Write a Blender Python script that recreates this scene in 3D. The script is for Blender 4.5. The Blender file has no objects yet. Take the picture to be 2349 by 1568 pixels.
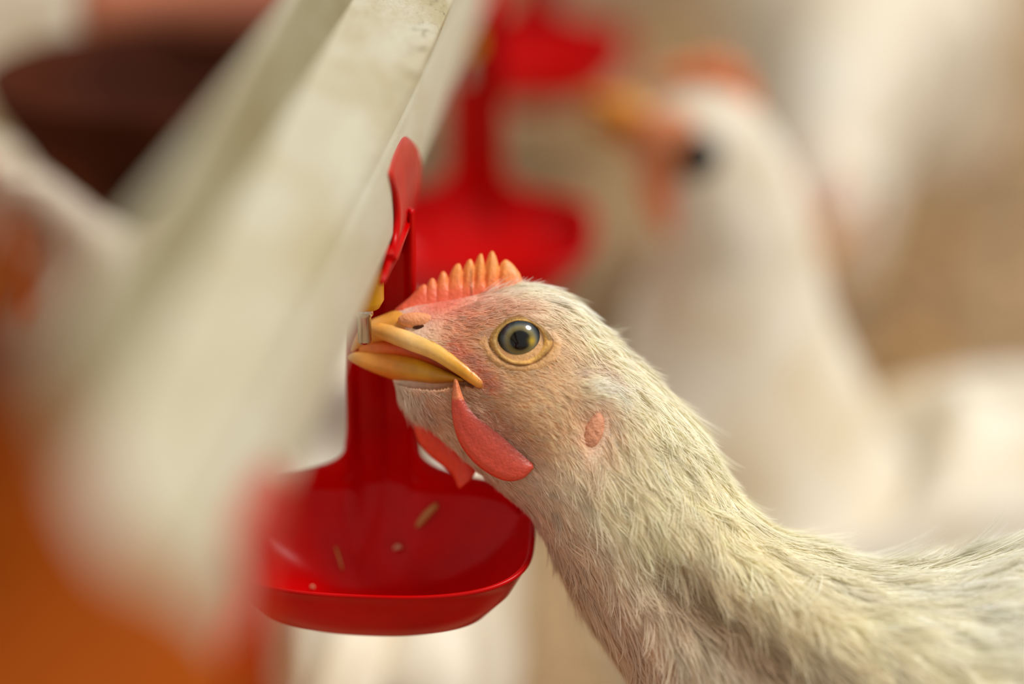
import bpy, bmesh, math, random
import numpy as np
from mathutils import Vector, Matrix, noise
from mathutils.bvhtree import BVHTree

# ------------------------------------------------------------------ camera, world, sun, exposure
SC = bpy.context.scene
COL = SC.collection
IMW, IMH = 2349.0, 1568.0
LENS = 100.0
FPX = LENS / 36.0 * IMW            # focal length in pixels
S = FPX * 1e-4                     # subject distance: 0.1 mm per pixel there (0.6525 m)
PITCH = math.radians(20.84)        # the camera looks down on the drinker line
CR = Vector((1, 0, 0))
CF = Vector((0, math.cos(PITCH), -math.sin(PITCH)))
CU = Vector((0, math.sin(PITCH), math.cos(PITCH)))
CAM = -S * CF
FLOOR_Z = -0.34

cd = bpy.data.cameras.new('camera')
cd.lens = LENS; cd.sensor_width = 36.0; cd.sensor_fit = 'HORIZONTAL'
cd.clip_start = 0.01; cd.clip_end = 100
cd.dof.use_dof = True
cd.dof.focus_distance = S - 0.004
cd.dof.aperture_fstop = 2.6
cam = bpy.data.objects.new('camera', cd)
M = Matrix((CR, CU, -CF)).transposed().to_4x4(); M.translation = CAM
cam.matrix_world = M
COL.objects.link(cam); SC.camera = cam

wd = bpy.data.worlds.new('barn_daylight'); SC.world = wd
wd.use_nodes = True
bg = wd.node_tree.nodes['Background']
bg.inputs[0].default_value = (1.0, 0.955, 0.88, 1)
bg.inputs[1].default_value = 0.54

sl = bpy.data.lights.new('daylight', 'SUN')
sl.energy = 3.05; sl.angle = math.radians(20); sl.color = (1.0, 0.965, 0.90)
sun = bpy.data.objects.new('daylight', sl); COL.objects.link(sun)
sdir = (CR * 0.55 + CU * 0.90 - CF * 0.46).normalized()     # towards the light
sun.rotation_euler = sdir.to_track_quat('Z', 'Y').to_euler()
sun.location = sdir * 3

vs = SC.view_settings
vs.view_transform = 'Standard'; vs.look = 'None'; vs.gamma = 1.0
vs.exposure = 0.0
vs.use_curve_mapping = False
SC.cycles.diffuse_bounces = 8; SC.cycles.max_bounces = 16   # light scatters deep between feathers

# ------------------------------------------------------------------ helpers
def lin(r, g, b):
    f = lambda c: (c / 255 / 12.92) if c / 255 <= 0.04045 else ((c / 255 + 0.055) / 1.055) ** 2.4
    return (f(r), f(g), f(b))

def W(px, py, D):
    """world point seen at a pixel at depth D (metres along the optical axis)"""
    return CAM + CF * D + CR * ((px - IMW / 2) / FPX * D) + CU * ((IMH / 2 - py) / FPX * D)

HEN_OFF = 0.007
def Harr(a):
    """hen space (tenths of a millimetre; u right, v down, w away) -> world"""
    a = np.asarray(a, float)
    o = np.outer((a[:, 0] - IMW / 2) * 1e-4, np.array(CR))
    o += np.outer((IMH / 2 - a[:, 1]) * 1e-4, np.array(CU))
    o += np.outer(a[:, 2] * 1e-4 + HEN_OFF, np.array(CF))
    return o
def H(u, v, w=0.0): return Vector(Harr([(u, v, w)])[0])

ALPHA = math.radians(5.12)
PE = Vector((math.sin(ALPHA), math.cos(ALPHA), 0))
PR = Vector((math.cos(ALPHA), -math.sin(ALPHA), 0))
PZ = Vector((0, 0, 1))
PN = W(832, 545, S - 0.010)                # underside of the pipe above the focused nipple
def L(r, e, z): return PN + PR * (r * 1e-3) + PE * (e * 1e-3) + PZ * (z * 1e-3)
def plane_hit(px, py, r):
    """(e, z) in mm where a pixel's ray meets the plane at lateral offset r of the pipe"""
    d = W(px, py, 1.0) - CAM
    t = ((PN + PR * (r * 1e-3)) - CAM).dot(PR) / d.dot(PR)
    q = CAM + d * t - PN
    return q.dot(PE) * 1e3, q.z * 1e3

def mesh_obj(name, verts, faces, mat, parent=None, smooth=True, colors=None):
    me = bpy.data.meshes.new(name)
    me.from_pydata([tuple(v) for v in verts], [], [tuple(f) for f in faces])
    me.update()
    if smooth: me.polygons.foreach_set('use_smooth', [True] * len(me.polygons))
    if colors is not None:
        a = me.color_attributes.new('Col', 'FLOAT_COLOR', 'POINT')
        c = np.ones((len(verts), 4), np.float32); c[:, :3] = np.asarray(colors)
        a.data.foreach_set('color', c.ravel())
    me.materials.append(mat)
    o = bpy.data.objects.new(name, me); COL.objects.link(o)
    if parent: o.parent = parent
    return o

def fix_normals(o):
    bm = bmesh.new(); bm.from_mesh(o.data)
    bmesh.ops.recalc_face_normals(bm, faces=bm.faces[:]); bm.to_mesh(o.data); bm.free()
    return o

def empty(name, loc, label=None, cat=None, group=None):
    o = bpy.data.objects.new(name, None); COL.objects.link(o)
    o.location = loc; o.empty_display_size = 0.02
    tag(o, label, cat, group); return o
def tag(o, label=None, cat=None, group=None, kind=None):
    if label: o['label'] = label
    if cat: o['category'] = cat
    if group: o['group'] = group
    if kind: o['kind'] = kind
    return o
def settle(root):
    """make world-space children local to their root"""
    bpy.context.view_layer.update()
    inv = Matrix.Translation(-Vector(root.location))
    for c in root.children:
        c.data.transform(inv)
        for g in c.children:
            g.data.transform(inv)

def spline(pts, n):
    """Catmull-Rom through rows of pts, n samples"""
    p = np.asarray(pts, float); m = len(p)
    t = np.linspace(0, m - 1, n); i = np.clip(t.astype(int), 0, m - 2); f = (t - i)[:, None]
    g = lambda k: p[np.clip(k, 0, m - 1)]
    p0, p1, p2, p3 = g(i - 1), g(i), g(i + 1), g(i + 2)
    p0 = np.where((i == 0)[:, None], 2 * p1 - p2, p0); p3 = np.where((i == m - 2)[:, None], 2 * p2 - p1, p3)
    return 0.5 * (2 * p1 + (p2 - p0) * f + (2 * p0 - 5 * p1 + 4 * p2 - p3) * f ** 2 + (3 * p1 - p0 - 3 * p2 + p3) * f ** 3)

def grid_faces(nr, na, closed=True):
    f = []
    for i in range(nr - 1):
        for j in range(na if closed else na - 1):
            k = (j + 1) % na
            f.append((i * na + j, i * na + k, (i + 1) * na + k, (i + 1) * na + j))
    return f

def tb_loft(st, nr, na, ex=2.0, caps=True):
    """stations (Tu,Tv,Bu,Bv,b) -> hen-space ring vertices"""
    q = spline(st, nr)
    t = np.linspace(0, 2 * math.pi, na, endpoint=False)
    c, s = np.cos(t), np.sin(t)
    cc = np.sign(c) * np.abs(c) ** (2 / ex); ss = np.sign(s) * np.abs(s) ** (2 / ex)
    T, B, b = q[:, 0:2], q[:, 2:4], np.maximum(q[:, 4], 0.5)
    mid, hv = (T + B) / 2, (T - B) / 2
    v = np.zeros((nr, na, 3))
    v[:, :, :2] = mid[:, None, :] + hv[:, None, :] * cc[None, :, None]
    v[:, :, 2] = -b[:, None] * ss[None, :]
    f = grid_faces(nr, na)
    V = v.reshape(-1, 3)
    if caps:
        n0 = len(V); V = np.vstack([V, v[0].mean(0), v[-1].mean(0)])
        for j in range(na):
            f.append((n0, (j + 1) % na, j)); f.append((n0 + 1, (nr - 1) * na + j, (nr - 1) * na + (j + 1) % na))
    return V, f

def tube_pts(path, rad, na=12, sx=1.0):
    """tube along a 3D polyline (any units), capped"""
    P = np.asarray(path, float); n = len(P)
    rad = np.ones(n) * rad
    T = np.gradient(P, axis=0); T /= np.linalg.norm(T, axis=1)[:, None] + 1e-12
    ref = np.array((0.13, 0.21, 0.97)); 
    if abs(T.mean(0) @ ref) > 0.9 * np.linalg.norm(T.mean(0)): ref = np.array((0.95, 0.3, 0.05))
    V = []
    for i in range(n):
        a = np.cross(T[i], ref); a /= np.linalg.norm(a); b = np.cross(T[i], a)
        for j in range(na):
            q = 2 * math.pi * j / na
            V.append(P[i] + rad[i] * (math.cos(q) * a * sx + math.sin(q) * b))
    f = grid_faces(n, na)
    V.append(P[0]); V.append(P[-1])
    for j in range(na):
        f.append((n * na, (j + 1) % na, j)); f.append((n * na + 1, (n - 1) * na + j, (n - 1) * na + (j + 1) % na))
    return np.array(V), f

def lathe(profile, centre, ax=PZ, na=40):
    """profile (radius, height) in metres about an axis through centre"""
    ax = Vector(ax); a = ax.orthogonal().normalized(); b = ax.cross(a)
    V = [centre + ax * h + (a * math.cos(2 * math.pi * j / na) + b * math.sin(2 * math.pi * j / na)) * max(r, 1e-6)
         for r, h in profile for j in range(na)]
    return V, grid_faces(len(profile), na)

def ellipsoid(c, r, ax=None, nu=20, nv=14):
    V = []
    A = ax or (Vector((1, 0, 0)), Vector((0, 1, 0)), Vector((0, 0, 1)))
    for i in range(nv + 1):
        th = math.pi * i / nv
        for j in range(nu):
            ph = 2 * math.pi * j / nu
            V.append(Vector(c) + A[0] * (r[0] * math.sin(th) * math.cos(ph)) + A[1] * (r[1] * math.sin(th) * math.sin(ph)) + A[2] * (r[2] * math.cos(th)))
    return V, grid_faces(nv + 1, nu)

# ------------------------------------------------------------------ materials
def new_mat(name):
    m = bpy.data.materials.new(name); m.use_nodes = True
    return m, m.node_tree.nodes, m.node_tree.links, m.node_tree.nodes['Principled BSDF']
def setp(b, **k):
    for n, v in k.items():
        n = n.replace('_', ' ')
        if n in b.inputs: b.inputs[n].default_value = v
def attr_mat(name, rough=0.6, coat=0.0, sss=0.0, sss_scale=0.002, bump=0.0, bscale=2000, spec=0.5, mott=0.0, mscale=900):
    m, N, K, b = new_mat(name)
    a = N.new('ShaderNodeAttribute'); a.attribute_name = 'Col'
    src = a.outputs['Color']
    tc = N.new('ShaderNodeTexCoord')
    if mott:
        nz = N.new('ShaderNodeTexNoise'); nz.inputs['Scale'].default_value = mscale; nz.inputs['Detail'].default_value = 4
        K.new(tc.outputs['Object'], nz.inputs['Vector'])
        mr = N.new('ShaderNodeMapRange'); mr.inputs[1].default_value = 0.3; mr.inputs[2].default_value = 0.7
        mr.inputs[3].default_value = 1 - mott; mr.inputs[4].default_value = 1 + mott
        K.new(nz.outputs['Fac'], mr.inputs[0])
        mx = N.new('ShaderNodeVectorMath'); mx.operation = 'SCALE'
        K.new(src, mx.inputs[0]); K.new(mr.outputs[0], mx.inputs['Scale']); src = mx.outputs[0]
    K.new(src, b.inputs['Base Color'])
    setp(b, Roughness=rough, Coat_Weight=coat, Coat_Roughness=0.05, Specular_IOR_Level=spec)
    if sss:
        b.inputs['Subsurface Weight'].default_value = sss
        b.inputs['Subsurface Radius'].default_value = (1.0, 0.35, 0.2)
        b.inputs['Subsurface Scale'].default_value = sss_scale
    if bump:
        nz = N.new('ShaderNodeTexNoise'); nz.inputs['Scale'].default_value = bscale; nz.inputs['Detail'].default_value = 3
        K.new(tc.outputs['Object'], nz.inputs['Vector'])
        bp = N.new('ShaderNodeBump'); bp.inputs['Strength'].default_value = bump; bp.inputs['Distance'].default_value = 0.0006
        K.new(nz.outputs['Fac'], bp.inputs['Height']); K.new(bp.outputs['Normal'], b.inputs['Normal'])
    return m
def plain_mat(name, col, rough=0.5, metal=0.0, coat=0.0, col2=None, scale=60, bump=0.0, spec=0.5, contrast=(0.4, 0.65)):
    m, N, K, b = new_mat(name)
    b.inputs['Base Color'].default_value = (*col, 1)
    setp(b, Roughness=rough, Metallic=metal, Coat_Weight=coat, Coat_Roughness=0.08, Specular_IOR_Level=spec)
    tc = N.new('ShaderNodeTexCoord')
    if col2 or bump:
        nz = N.new('ShaderNodeTexNoise'); nz.inputs['Scale'].default_value = scale; nz.inputs['Detail'].default_value = 6
        K.new(tc.outputs['Object'], nz.inputs['Vector'])
        if col2:
            r = N.new('ShaderNodeValToRGB')
            r.color_ramp.elements[0].position = contrast[0]; r.color_ramp.elements[0].color = (*col, 1)
            r.color_ramp.elements[1].position = contrast[1]; r.color_ramp.elements[1].color = (*col2, 1)
            K.new(nz.outputs['Fac'], r.inputs[0]); K.new(r.outputs[0], b.inputs['Base Color'])
        if bump:
            bp = N.new('ShaderNodeBump'); bp.inputs['Strength'].default_value = bump; bp.inputs['Distance'].default_value = 0.001
            K.new(nz.outputs['Fac'], bp.inputs['Height']); K.new(bp.outputs['Normal'], b.inputs['Normal'])
    return m

def feather_mat(name):
    m, N, K, b = new_mat(name)
    N.remove(b)
    a = N.new('ShaderNodeAttribute'); a.attribute_name = 'Col'
    df = N.new('ShaderNodeBsdfDiffuse'); K.new(a.outputs['Color'], df.inputs['Color'])
    tr = N.new('ShaderNodeBsdfTranslucent'); K.new(a.outputs['Color'], tr.inputs['Color'])
    mx = N.new('ShaderNodeMixShader'); mx.inputs[0].default_value = 0.35
    K.new(df.outputs[0], mx.inputs[1]); K.new(tr.outputs[0], mx.inputs[2])
    tp = N.new('ShaderNodeBsdfTransparent')                                   # the vanes are sparse: some light passes straight through
    m2 = N.new('ShaderNodeMixShader'); m2.inputs[0].default_value = 0.12
    K.new(mx.outputs[0], m2.inputs[1]); K.new(tp.outputs[0], m2.inputs[2])
    K.new(m2.outputs[0], N['Material Output'].inputs['Surface'])
    return m

def plastic_line_mat(name, base, dirt, speck, grime=0.0):
    """white PVC with dusty patches, fine scuffs, dark specks and grime collected along the rail's lower lip"""
    m, N, K, b = new_mat(name)
    tc = N.new('ShaderNodeTexCoord')
    mp = N.new('ShaderNodeMapping'); mp.inputs['Scale'].default_value = (1, 0.35, 1)
    K.new(tc.outputs['Object'], mp.inputs['Vector'])
    def nz(scale, det, rough, vec):
        n = N.new('ShaderNodeTexNoise'); n.inputs['Scale'].default_value = scale; n.inputs['Detail'].default_value = det; n.inputs['Roughness'].default_value = rough
        K.new(vec, n.inputs['Vector']); return n.outputs['Fac']
    def mr(src, a, c, lo=0.0, hi=1.0):
        n = N.new('ShaderNodeMapRange'); n.inputs[1].default_value = a; n.inputs[2].default_value = c; n.inputs[3].default_value = lo; n.inputs[4].default_value = hi
        K.new(src, n.inputs[0]); return n.outputs[0]
    def mix(fac, a, bcol):
        n = N.new('ShaderNodeMixRGB'); K.new(fac, n.inputs[0])
        if isinstance(a, tuple): n.inputs[1].default_value = (*a, 1)
        else: K.new(a, n.inputs[1])
        n.inputs[2].default_value = (*bcol, 1); return n.outputs[0]
    def mul(a, c):
        n = N.new('ShaderNodeMath'); n.operation = 'MULTIPLY'; n.use_clamp = True
        K.new(a, n.inputs[0])
        if isinstance(c, float): n.inputs[1].default_value = c
        else: K.new(c, n.inputs[1])
        return n.outputs[0]
    n1 = nz(70, 7, 0.65, mp.outputs[0]); n2 = nz(420, 6, 0.7, mp.outputs[0]); n3 = nz(1500, 4, 0.75, tc.outputs['Object'])
    col = mix(mr(n1, 0.45, 0.72), base, dirt)
    col = mix(mul(mr(n3, 0.56, 0.66), 0.55), col, tuple(c * 0.62 for c in dirt))
    col = mix(mul(mr(n3, 0.44, 0.36), 0.5), col, tuple(min(c * 1.35, 0.9) for c in base))
    col = mix(mr(n2, 0.66, 0.73), col, speck)
    if grime:
        sx = N.new('ShaderNodeSeparateXYZ'); K.new(tc.outputs['Object'], sx.inputs[0])
        e = mr(sx.outputs[0], 0.0095, 0.0155)
        col = mix(mul(mul(e, mr(n1, 0.40, 0.62)), grime), col, dirt)
        col = mix(mul(mul(e, mr(n2, 0.54, 0.64)), grime), col, speck)
    K.new(col, b.inputs['Base Color'])
    setp(b, Roughness=0.45, Specular_IOR_Level=0.35)
    bp = N.new('ShaderNodeBump'); bp.inputs['Strength'].default_value = 0.3; bp.inputs['Distance'].default_value = 0.0003
    K.new(n3, bp.inputs['Height']); K.new(bp.outputs[0], b.inputs['Normal'])
    return m

M_SKIN = attr_mat('hen_skin', 0.6, sss=0.15, sss_scale=0.0015, bump=0.5, bscale=1500, mott=0.12)
M_COMB = attr_mat('comb_flesh', 0.42, sss=0.25, sss_scale=0.0015, bump=0.35, bscale=1400, mott=0.1)
M_BEAK = attr_mat('beak_horn', 0.32, sss=0.1, sss_scale=0.001, bump=0.12, bscale=700, mott=0.12, mscale=350)
M_EYE = attr_mat('eye_wet', 0.3, coat=0.7, spec=0.15)
M_FEATHER = feather_mat('feather')
M_RED = plain_mat('red_plastic', lin(200, 0, 2), 0.26, col2=lin(178, 0, 1), scale=45, bump=0.04, spec=0.16)
M_PIPE = plastic_line_mat('pipe_plastic', lin(206, 204, 186), lin(194, 188, 158), lin(170, 156, 120))
M_RAIL = plastic_line_mat('rail_plastic', lin(192, 187, 166), lin(168, 154, 116), lin(92, 70, 42), grime=0.9)
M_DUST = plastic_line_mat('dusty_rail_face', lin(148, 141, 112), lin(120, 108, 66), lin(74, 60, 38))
M_YELLOW = plain_mat('yellow_plastic', lin(226, 168, 20), 0.35)
M_STEEL = plain_mat('stainless_steel', (0.62, 0.61, 0.58), 0.25, metal=1.0)
M_AMBER = plain_mat('amber_plastic', lin(150, 68, 0), 0.7, col2=lin(116, 48, 0), scale=30, spec=0.08)
M_BROWN = plain_mat('dark_brown_plastic', lin(72, 32, 16), 0.8, col2=lin(54, 22, 10), scale=20, spec=0.08)
M_PINKRED = plain_mat('faded_red_plastic', lin(214, 132, 104), 0.5, col2=lin(200, 120, 84), scale=20)
M_WHITE = plain_mat('white_plumage', lin(230, 225, 213), 0.8, col2=lin(214, 200, 174), scale=26, bump=0.6, spec=0.2)
M_FACE = plain_mat('bare_face', lin(206, 132, 88), 0.6, col2=lin(196, 116, 74), scale=200)
M_BGCOMB = plain_mat('pale_comb', lin(232, 128, 72), 0.5)
M_BGBEAK = plain_mat('ochre_beak', lin(214, 140, 40), 0.45)
M_BGEYE = plain_mat('dark_eye', lin(30, 22, 14), 0.15)
M_LEG = plain_mat('yellow_leg', lin(216, 168, 84), 0.6, col2=lin(198, 146, 66), scale=300)
M_STRAW = plain_mat('straw', lin(196, 140, 74), 0.7)
M_CRUMB = plain_mat('crumb', lin(214, 170, 130), 0.8)

# ------------------------------------------------------------------ floor
def litter_mat():
    m, N, K, b = new_mat('wood_litter')
    tc = N.new('ShaderNodeTexCoord')
    n1 = N.new('ShaderNodeTexNoise'); n1.inputs['Scale'].default_value = 5; n1.inputs['Detail'].default_value = 8; n1.inputs['Roughness'].default_value = 0.6
    K.new(tc.outputs['Object'], n1.inputs['Vector'])
    r = N.new('ShaderNodeValToRGB')
    r.color_ramp.elements[0].position = 0.35; r.color_ramp.elements[0].color = (*lin(124, 94, 64), 1)
    r.color_ramp.elements[1].position = 0.65; r.color_ramp.elements[1].color = (*lin(184, 154, 114), 1)
    K.new(n1.outputs['Fac'], r.inputs[0]); K.new(r.outputs[0], b.inputs['Base Color'])
    n2 = N.new('ShaderNodeTexNoise'); n2.inputs['Scale'].default_value = 120; n2.inputs['Detail'].default_value = 5
    K.new(tc.outputs['Object'], n2.inputs['Vector'])
    bp = N.new('ShaderNodeBump'); bp.inputs['Strength'].default_value = 0.8; bp.inputs['Distance'].default_value = 0.01
    K.new(n2.outputs['Fac'], bp.inputs['Height']); K.new(bp.outputs[0], b.inputs['Normal'])
    setp(b, Roughness=0.9)
    return m
fl = mesh_obj('floor', [(-6, -3, FLOOR_Z), (6, -3, FLOOR_Z), (6, 9, FLOOR_Z), (-6, 9, FLOOR_Z)], [(0, 1, 2, 3)], litter_mat(), smooth=False)
tag(fl, 'pale brown wood litter covering the barn floor', 'floor', kind='structure')

rng = np.random.default_rng(7)
def build_shavings():
    n = 9000
    V = np.zeros((n, 4, 3)); 
    xy = np.stack([rng.uniform(-1.2, 1.5, n), rng.uniform(-0.4, 2.6, n)], 1)
    a = rng.uniform(0, 6.28, n); l = rng.uniform(0.004, 0.013, n); w = rng.uniform(0.002, 0.005, n)
    z = FLOOR_Z + rng.uniform(0.001, 0.006, n); tilt = rng.uniform(-0.4, 0.4, n)
    for k, (s, t) in enumerate(((-1, -1), (1, -1), (1, 1), (-1, 1))):
        V[:, k, 0] = xy[:, 0] + s * l * np.cos(a) - t * w * np.sin(a)
        V[:, k, 1] = xy[:, 1] + s * l * np.sin(a) + t * w * np.cos(a)
        V[:, k, 2] = z + s * l * tilt + t * 0.001 + 0.003
    f = np.arange(n * 4).reshape(n, 4)
    c = np.repeat(np.array(lin(214, 182, 136))[None] * rng.uniform(0.6, 1.15, (n, 1)), 4, 0)
    o = mesh_obj('wood_shavings', V.reshape(-1, 3), f.tolist(), attr_mat('shaving', 0.85), smooth=False, colors=c)
    tag(o, 'loose pale wood shavings strewn over the barn floor', 'wood shavings', kind='stuff')
build_shavings()

# ------------------------------------------------------------------ drinker line: rail, pipe, nipples
SPACING = 206.0 / 0.931            # mm between nipples along the pipe
E0, E1 = -318.0, 1500.0
def prism(name, section, e0, e1, mats, parent, seg=40, bev=None):
    """extrude an (r,z) mm section along the pipe; origin at PN, object axes = pipe axes"""
    V = []; f = []; n = len(section)
    for i in range(seg + 1):
        e = e0 + (e1 - e0) * i / seg
        for r, z in section: V.append((r * 1e-3, e * 1e-3, z * 1e-3))
    f = grid_faces(seg + 1, n)
    f.append(tuple(range(n - 1, -1, -1))); f.append(tuple(seg * n + k for k in range(n)))
    o = mesh_obj(name, V, f, mats[0], parent, smooth=False)
    for m in mats[1:]: o.data.materials.append(m)
    fix_normals(o)
    return o
def rounded(r0, r1, z0, z1, rad, k=4):
    p = []
    for cx, cz, a0 in ((r1 - rad, z0 + rad, -90), (r1 - rad, z1 - rad, 0), (r0 + rad, z1 - rad, 90), (r0 + rad, z0 + rad, 180)):
        for i in range(k + 1):
            a = math.radians(a0 + 90 * i / k); p.append((cx + rad * math.cos(a), cz + rad * math.sin(a)))
    return p
line = empty('drinker_pipe', PN, 'white square drinker pipe under its tall dusty rail, running diagonally past the hen', 'water pipe')
line.rotation_euler = (0, 0, -ALPHA); line['kind'] = 'thing'
pipe = prism('pipe', rounded(-7, 7, 0, 22.5, 1.6), E0, E1, [M_PIPE], line)
RAIL_SEC = [(15.2, 42.4), (15.9, 43.0), (15.9, 44.2), (15.2, 45.0), (-1.2, 51.2), (-2.6, 52.4), (-5.8, 67.8), (-6.6, 68.8), (-7.6, 68.0), (-6.5, 50), (-6.5, 22.6), (6.5, 22.6), (6.5, 45.6)]
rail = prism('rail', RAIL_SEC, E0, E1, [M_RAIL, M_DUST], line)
rail['label'] = 'tall scuffed rail above the pipe with a dusty top'
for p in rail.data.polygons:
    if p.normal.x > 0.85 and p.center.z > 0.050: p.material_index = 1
for o in (pipe, rail):
    for p in o.data.polygons: p.use_smooth = abs(p.normal.y) < 0.5
    md = o.modifiers.new('edge', 'EDGE_SPLIT'); md.split_angle = math.radians(35)
def nipple(k):
    e = k * SPACING * 1e-3
    c = Vector((0, e, 0))
    prof = [(0.0, 0.001), (0.0062, 0.001), (0.0062, -0.003), (0.0052, -0.004), (0.0052, -0.008), (0.0046, -0.0088), (0.0046, -0.0148), (0.0036, -0.0166), (0.0017, -0.0168), (0.0, -0.0166)]
    V, f = lathe(prof, c, na=28)
    y = fix_normals(mesh_obj('nipple', V, f, M_YELLOW, line)); y['label'] = 'yellow plastic nipple body'
    prof = [(0.0, -0.0162), (0.0021, -0.0163), (0.0021, -0.0185), (0.0016, -0.019), (0.0016, -0.0248), (0.0013, -0.0254), (0.0, -0.0256)]
    V, f = lathe(prof, c, na=24)
    q = fix_normals(mesh_obj('pin', V, f, M_STEEL, y)); q['label'] = 'stainless steel trigger pin'
NEAR = -0.87                        # the nearest drinker sits a little closer than the rest
for k in (NEAR, 0, 1, 2): nipple(k)

# ------------------------------------------------------------------ drip cups
STEM_E = 29.0                       # stem sits behind its nipple
CUP_R = 1.6
TRAY_W, TRAY_D = 38.0, 20.0
e_f, z_f = 0, 0
# front rim height from the photograph: pixel (870,1374) at about the subject distance
_fr = W(870, 1374, S - 0.006) - PN
FR_E, FR_Z = _fr.dot(PE) * 1e3, _fr.z * 1e3
TRAY_C = FR_E + TRAY_D
RISE = 13.0
def tray_half(x):
    return TRAY_D * max(0.0, 1 - min(abs(x) / TRAY_W, 1) ** 4.2) ** (1 / 4.2)
def tray_outline(phi, k=1.0):
    c, s = math.cos(phi), math.sin(phi)
    ex = 2.5 if s < 0 else 4.2             # rounded towards the front, squarer at the back
    x = math.copysign(abs(c) ** (2 / ex), c) * TRAY_W * k
    y = math.copysign(abs(s) ** (2 / ex), s) * TRAY_D * k
    return x, y
def rim_z(y):
    t = min(max((y / TRAY_D + 1) / 2, 0), 1)
    return FR_Z + RISE * (t ** 1.3)
def build_cup():
    na = 260; V = []; rings = []
    # (inset, dz below the local rim, flatten: blend of z towards the front level)
    prof = [(0.30, -15.0, 1.0), (0.56, -14.2, 1.0), (0.74, -11.5, 0.8), (0.88, -6.5, 0.45), (0.95, -2.4, 0.15), (0.985, -0.3, 0), (1.0, 0.0, 0), (0.998, 0.7, 0), (0.975, 0.8, 0), (0.955, 0.2, 0), (0.93, -2.2, 0.1), (0.85, -5.5, 0.35), (0.70, -8.6, 0.65), (0.50, -11.0, 0.9), (0.28, -12.2, 1.0), (0.08, -12.5, 1.0)]
    for k, dz, fl_ in prof:
        for j in range(na):
            phi = 2 * math.pi * j / na
            x, y = tray_outline(phi, k)
            ex0, ey0 = tray_outline(phi, 1.0)
            zr = rim_z(ey0)
            zz = zr * (1 - fl_) + (FR_Z + (y / TRAY_D) * 3.0 + 2.0) * fl_ + dz
            if y > 0 and abs(x) < 7.9:          # the stem's channel runs down into the back of the tray
                y += 8.0 * max(0.0, 1 - (x / 7.9) ** 2) ** 0.7 * (1 - fl_) * (y / TRAY_D) ** 2
            V.append(((x + CUP_R) * 1e-3, (TRAY_C + y) * 1e-3, zz * 1e-3))
    f = grid_faces(len(prof), na)
    f.append(tuple(range(na - 1, -1, -1))); f.append(tuple((len(prof) - 1) * na + j for j in range(na)))
    root = empty('drip_cup', PN); root.rotation_euler = (0, 0, -ALPHA)
    tray = mesh_obj('tray', V, f, M_RED, root); fix_normals(tray)
    tray['label'] = 'shallow rounded tray with a raised rim'
    # stem: a channel open towards the camera, flaring into the back of the tray
    z_top, z_bot = 2.0, FR_Z + 3.0
    nz, nx = 90, 41
    back_z = FR_Z + RISE
    bvt = BVHTree.FromPolygons([v.co.copy() for v in tray.data.vertices], [tuple(p.vertices) for p in tray.data.polygons])
    def wall_y(x, z):
        hit = bvt.ray_cast(Vector(((x + CUP_R) * 1e-3, TRAY_C * 1e-3, z * 1e-3)), Vector((0, 1, 0)))
        return hit[0].y * 1e3 if hit[0] is not None else None
    V = []
    for i in range(nz):
        z = z_top + (z_bot - z_top) * i / (nz - 1)
        hw = 7.9
        d = z - back_z
        fl_ = 30.0 * math.exp(-max(d + 0.8, 0) / 2.3) if d > -0.8 else 30.0
        hw2 = hw + min(fl_, 26.0)
        for j in range(nx):
            t = -1 + 2 * j / (nx - 1)
            x = hw2 * (0.35 * t + 0.65 * t ** 3) if hw2 > 12 else t * hw2
            yb = tray_half(x)
            zr = rim_z(yb) - 1.3
            y = wall_y(x, min(z, zr))
            if y is None: y = TRAY_C + 0.9 * yb
            low = min(max((zr - z) / 5.0, 0), 1)
            y += -0.12 + 2.6 * low ** 1.2
            V.append(((x + CUP_R) * 1e-3, y * 1e-3, z * 1e-3))
    f = grid_faces(nz, nx, closed=False)
    stem = mesh_obj('stem', V, f, M_RED, root)
    sm = stem.modifiers.new('thick', 'SOLIDIFY'); sm.thickness = 0.0014; sm.offset = 0
    stem['label'] = 'upright channelled stem flaring into the tray'
    # clip hugging the right side of the pipe, and its twin on the left
    def clip(px, r_at, lean):
        base = [plane_hit(x, y, r_at) for x, y in px]
        ce = sum(p[0] for p in base) / len(base); cz = sum(p[1] for p in base) / len(base)
        V = []; n = len(base)
        def bulge(z): return 1.0 * math.sin(min(max((z + 6) / 24, 0), 1) * math.pi)
        rings = ((0.3, 0.80), (0.3, 0.97), (0.9, 1.0), (1.5, 0.97), (1.8, 0.88), (1.9, 0.6), (1.95, 0.2))
        for dr, k in rings:
            for (e, z) in base:
                ee, zz = ce + (e - ce) * k, cz + (z - cz) * k
                inn = max(0.0, -zz) * lean
                V.append(((r_at - 1.6 + dr + bulge(zz) - inn) * 1e-3, ee * 1e-3, zz * 1e-3))
        f = grid_faces(len(rings), n)
        f.append(tuple(range(n - 1, -1, -1))); f.append(tuple((len(rings) - 1) * n + j for j in range(n)))
        return V, f
    outline = spline([(893, 398), (908, 350), (930, 311), (950, 332), (959, 372), (960, 425), (955, 490), (941, 552), (922, 600), (898, 640), (884, 655), (890, 610), (902, 560), (906, 500), (902, 440), (893, 398)], 60)[:-1]
    V, f = clip(outline, 7.4, 0.10)
    c1 = mesh_obj('clip', V, f, M_RED, root); fix_normals(c1)
    V2 = [(-x, y, z) for x, y, z in V]
    c2 = mesh_obj('clip', V2, f, M_RED, root); fix_normals(c2)
    # saddle plate that ties stem and clips under the pipe
    zt = -0.4
    V = []
    es = (TRAY_C + TRAY_D - 2.5, TRAY_C + TRAY_D + 4.5)
    ea = [p for p in (plane_hit(905, 560, 8.6)[0], es[1])]
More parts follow.
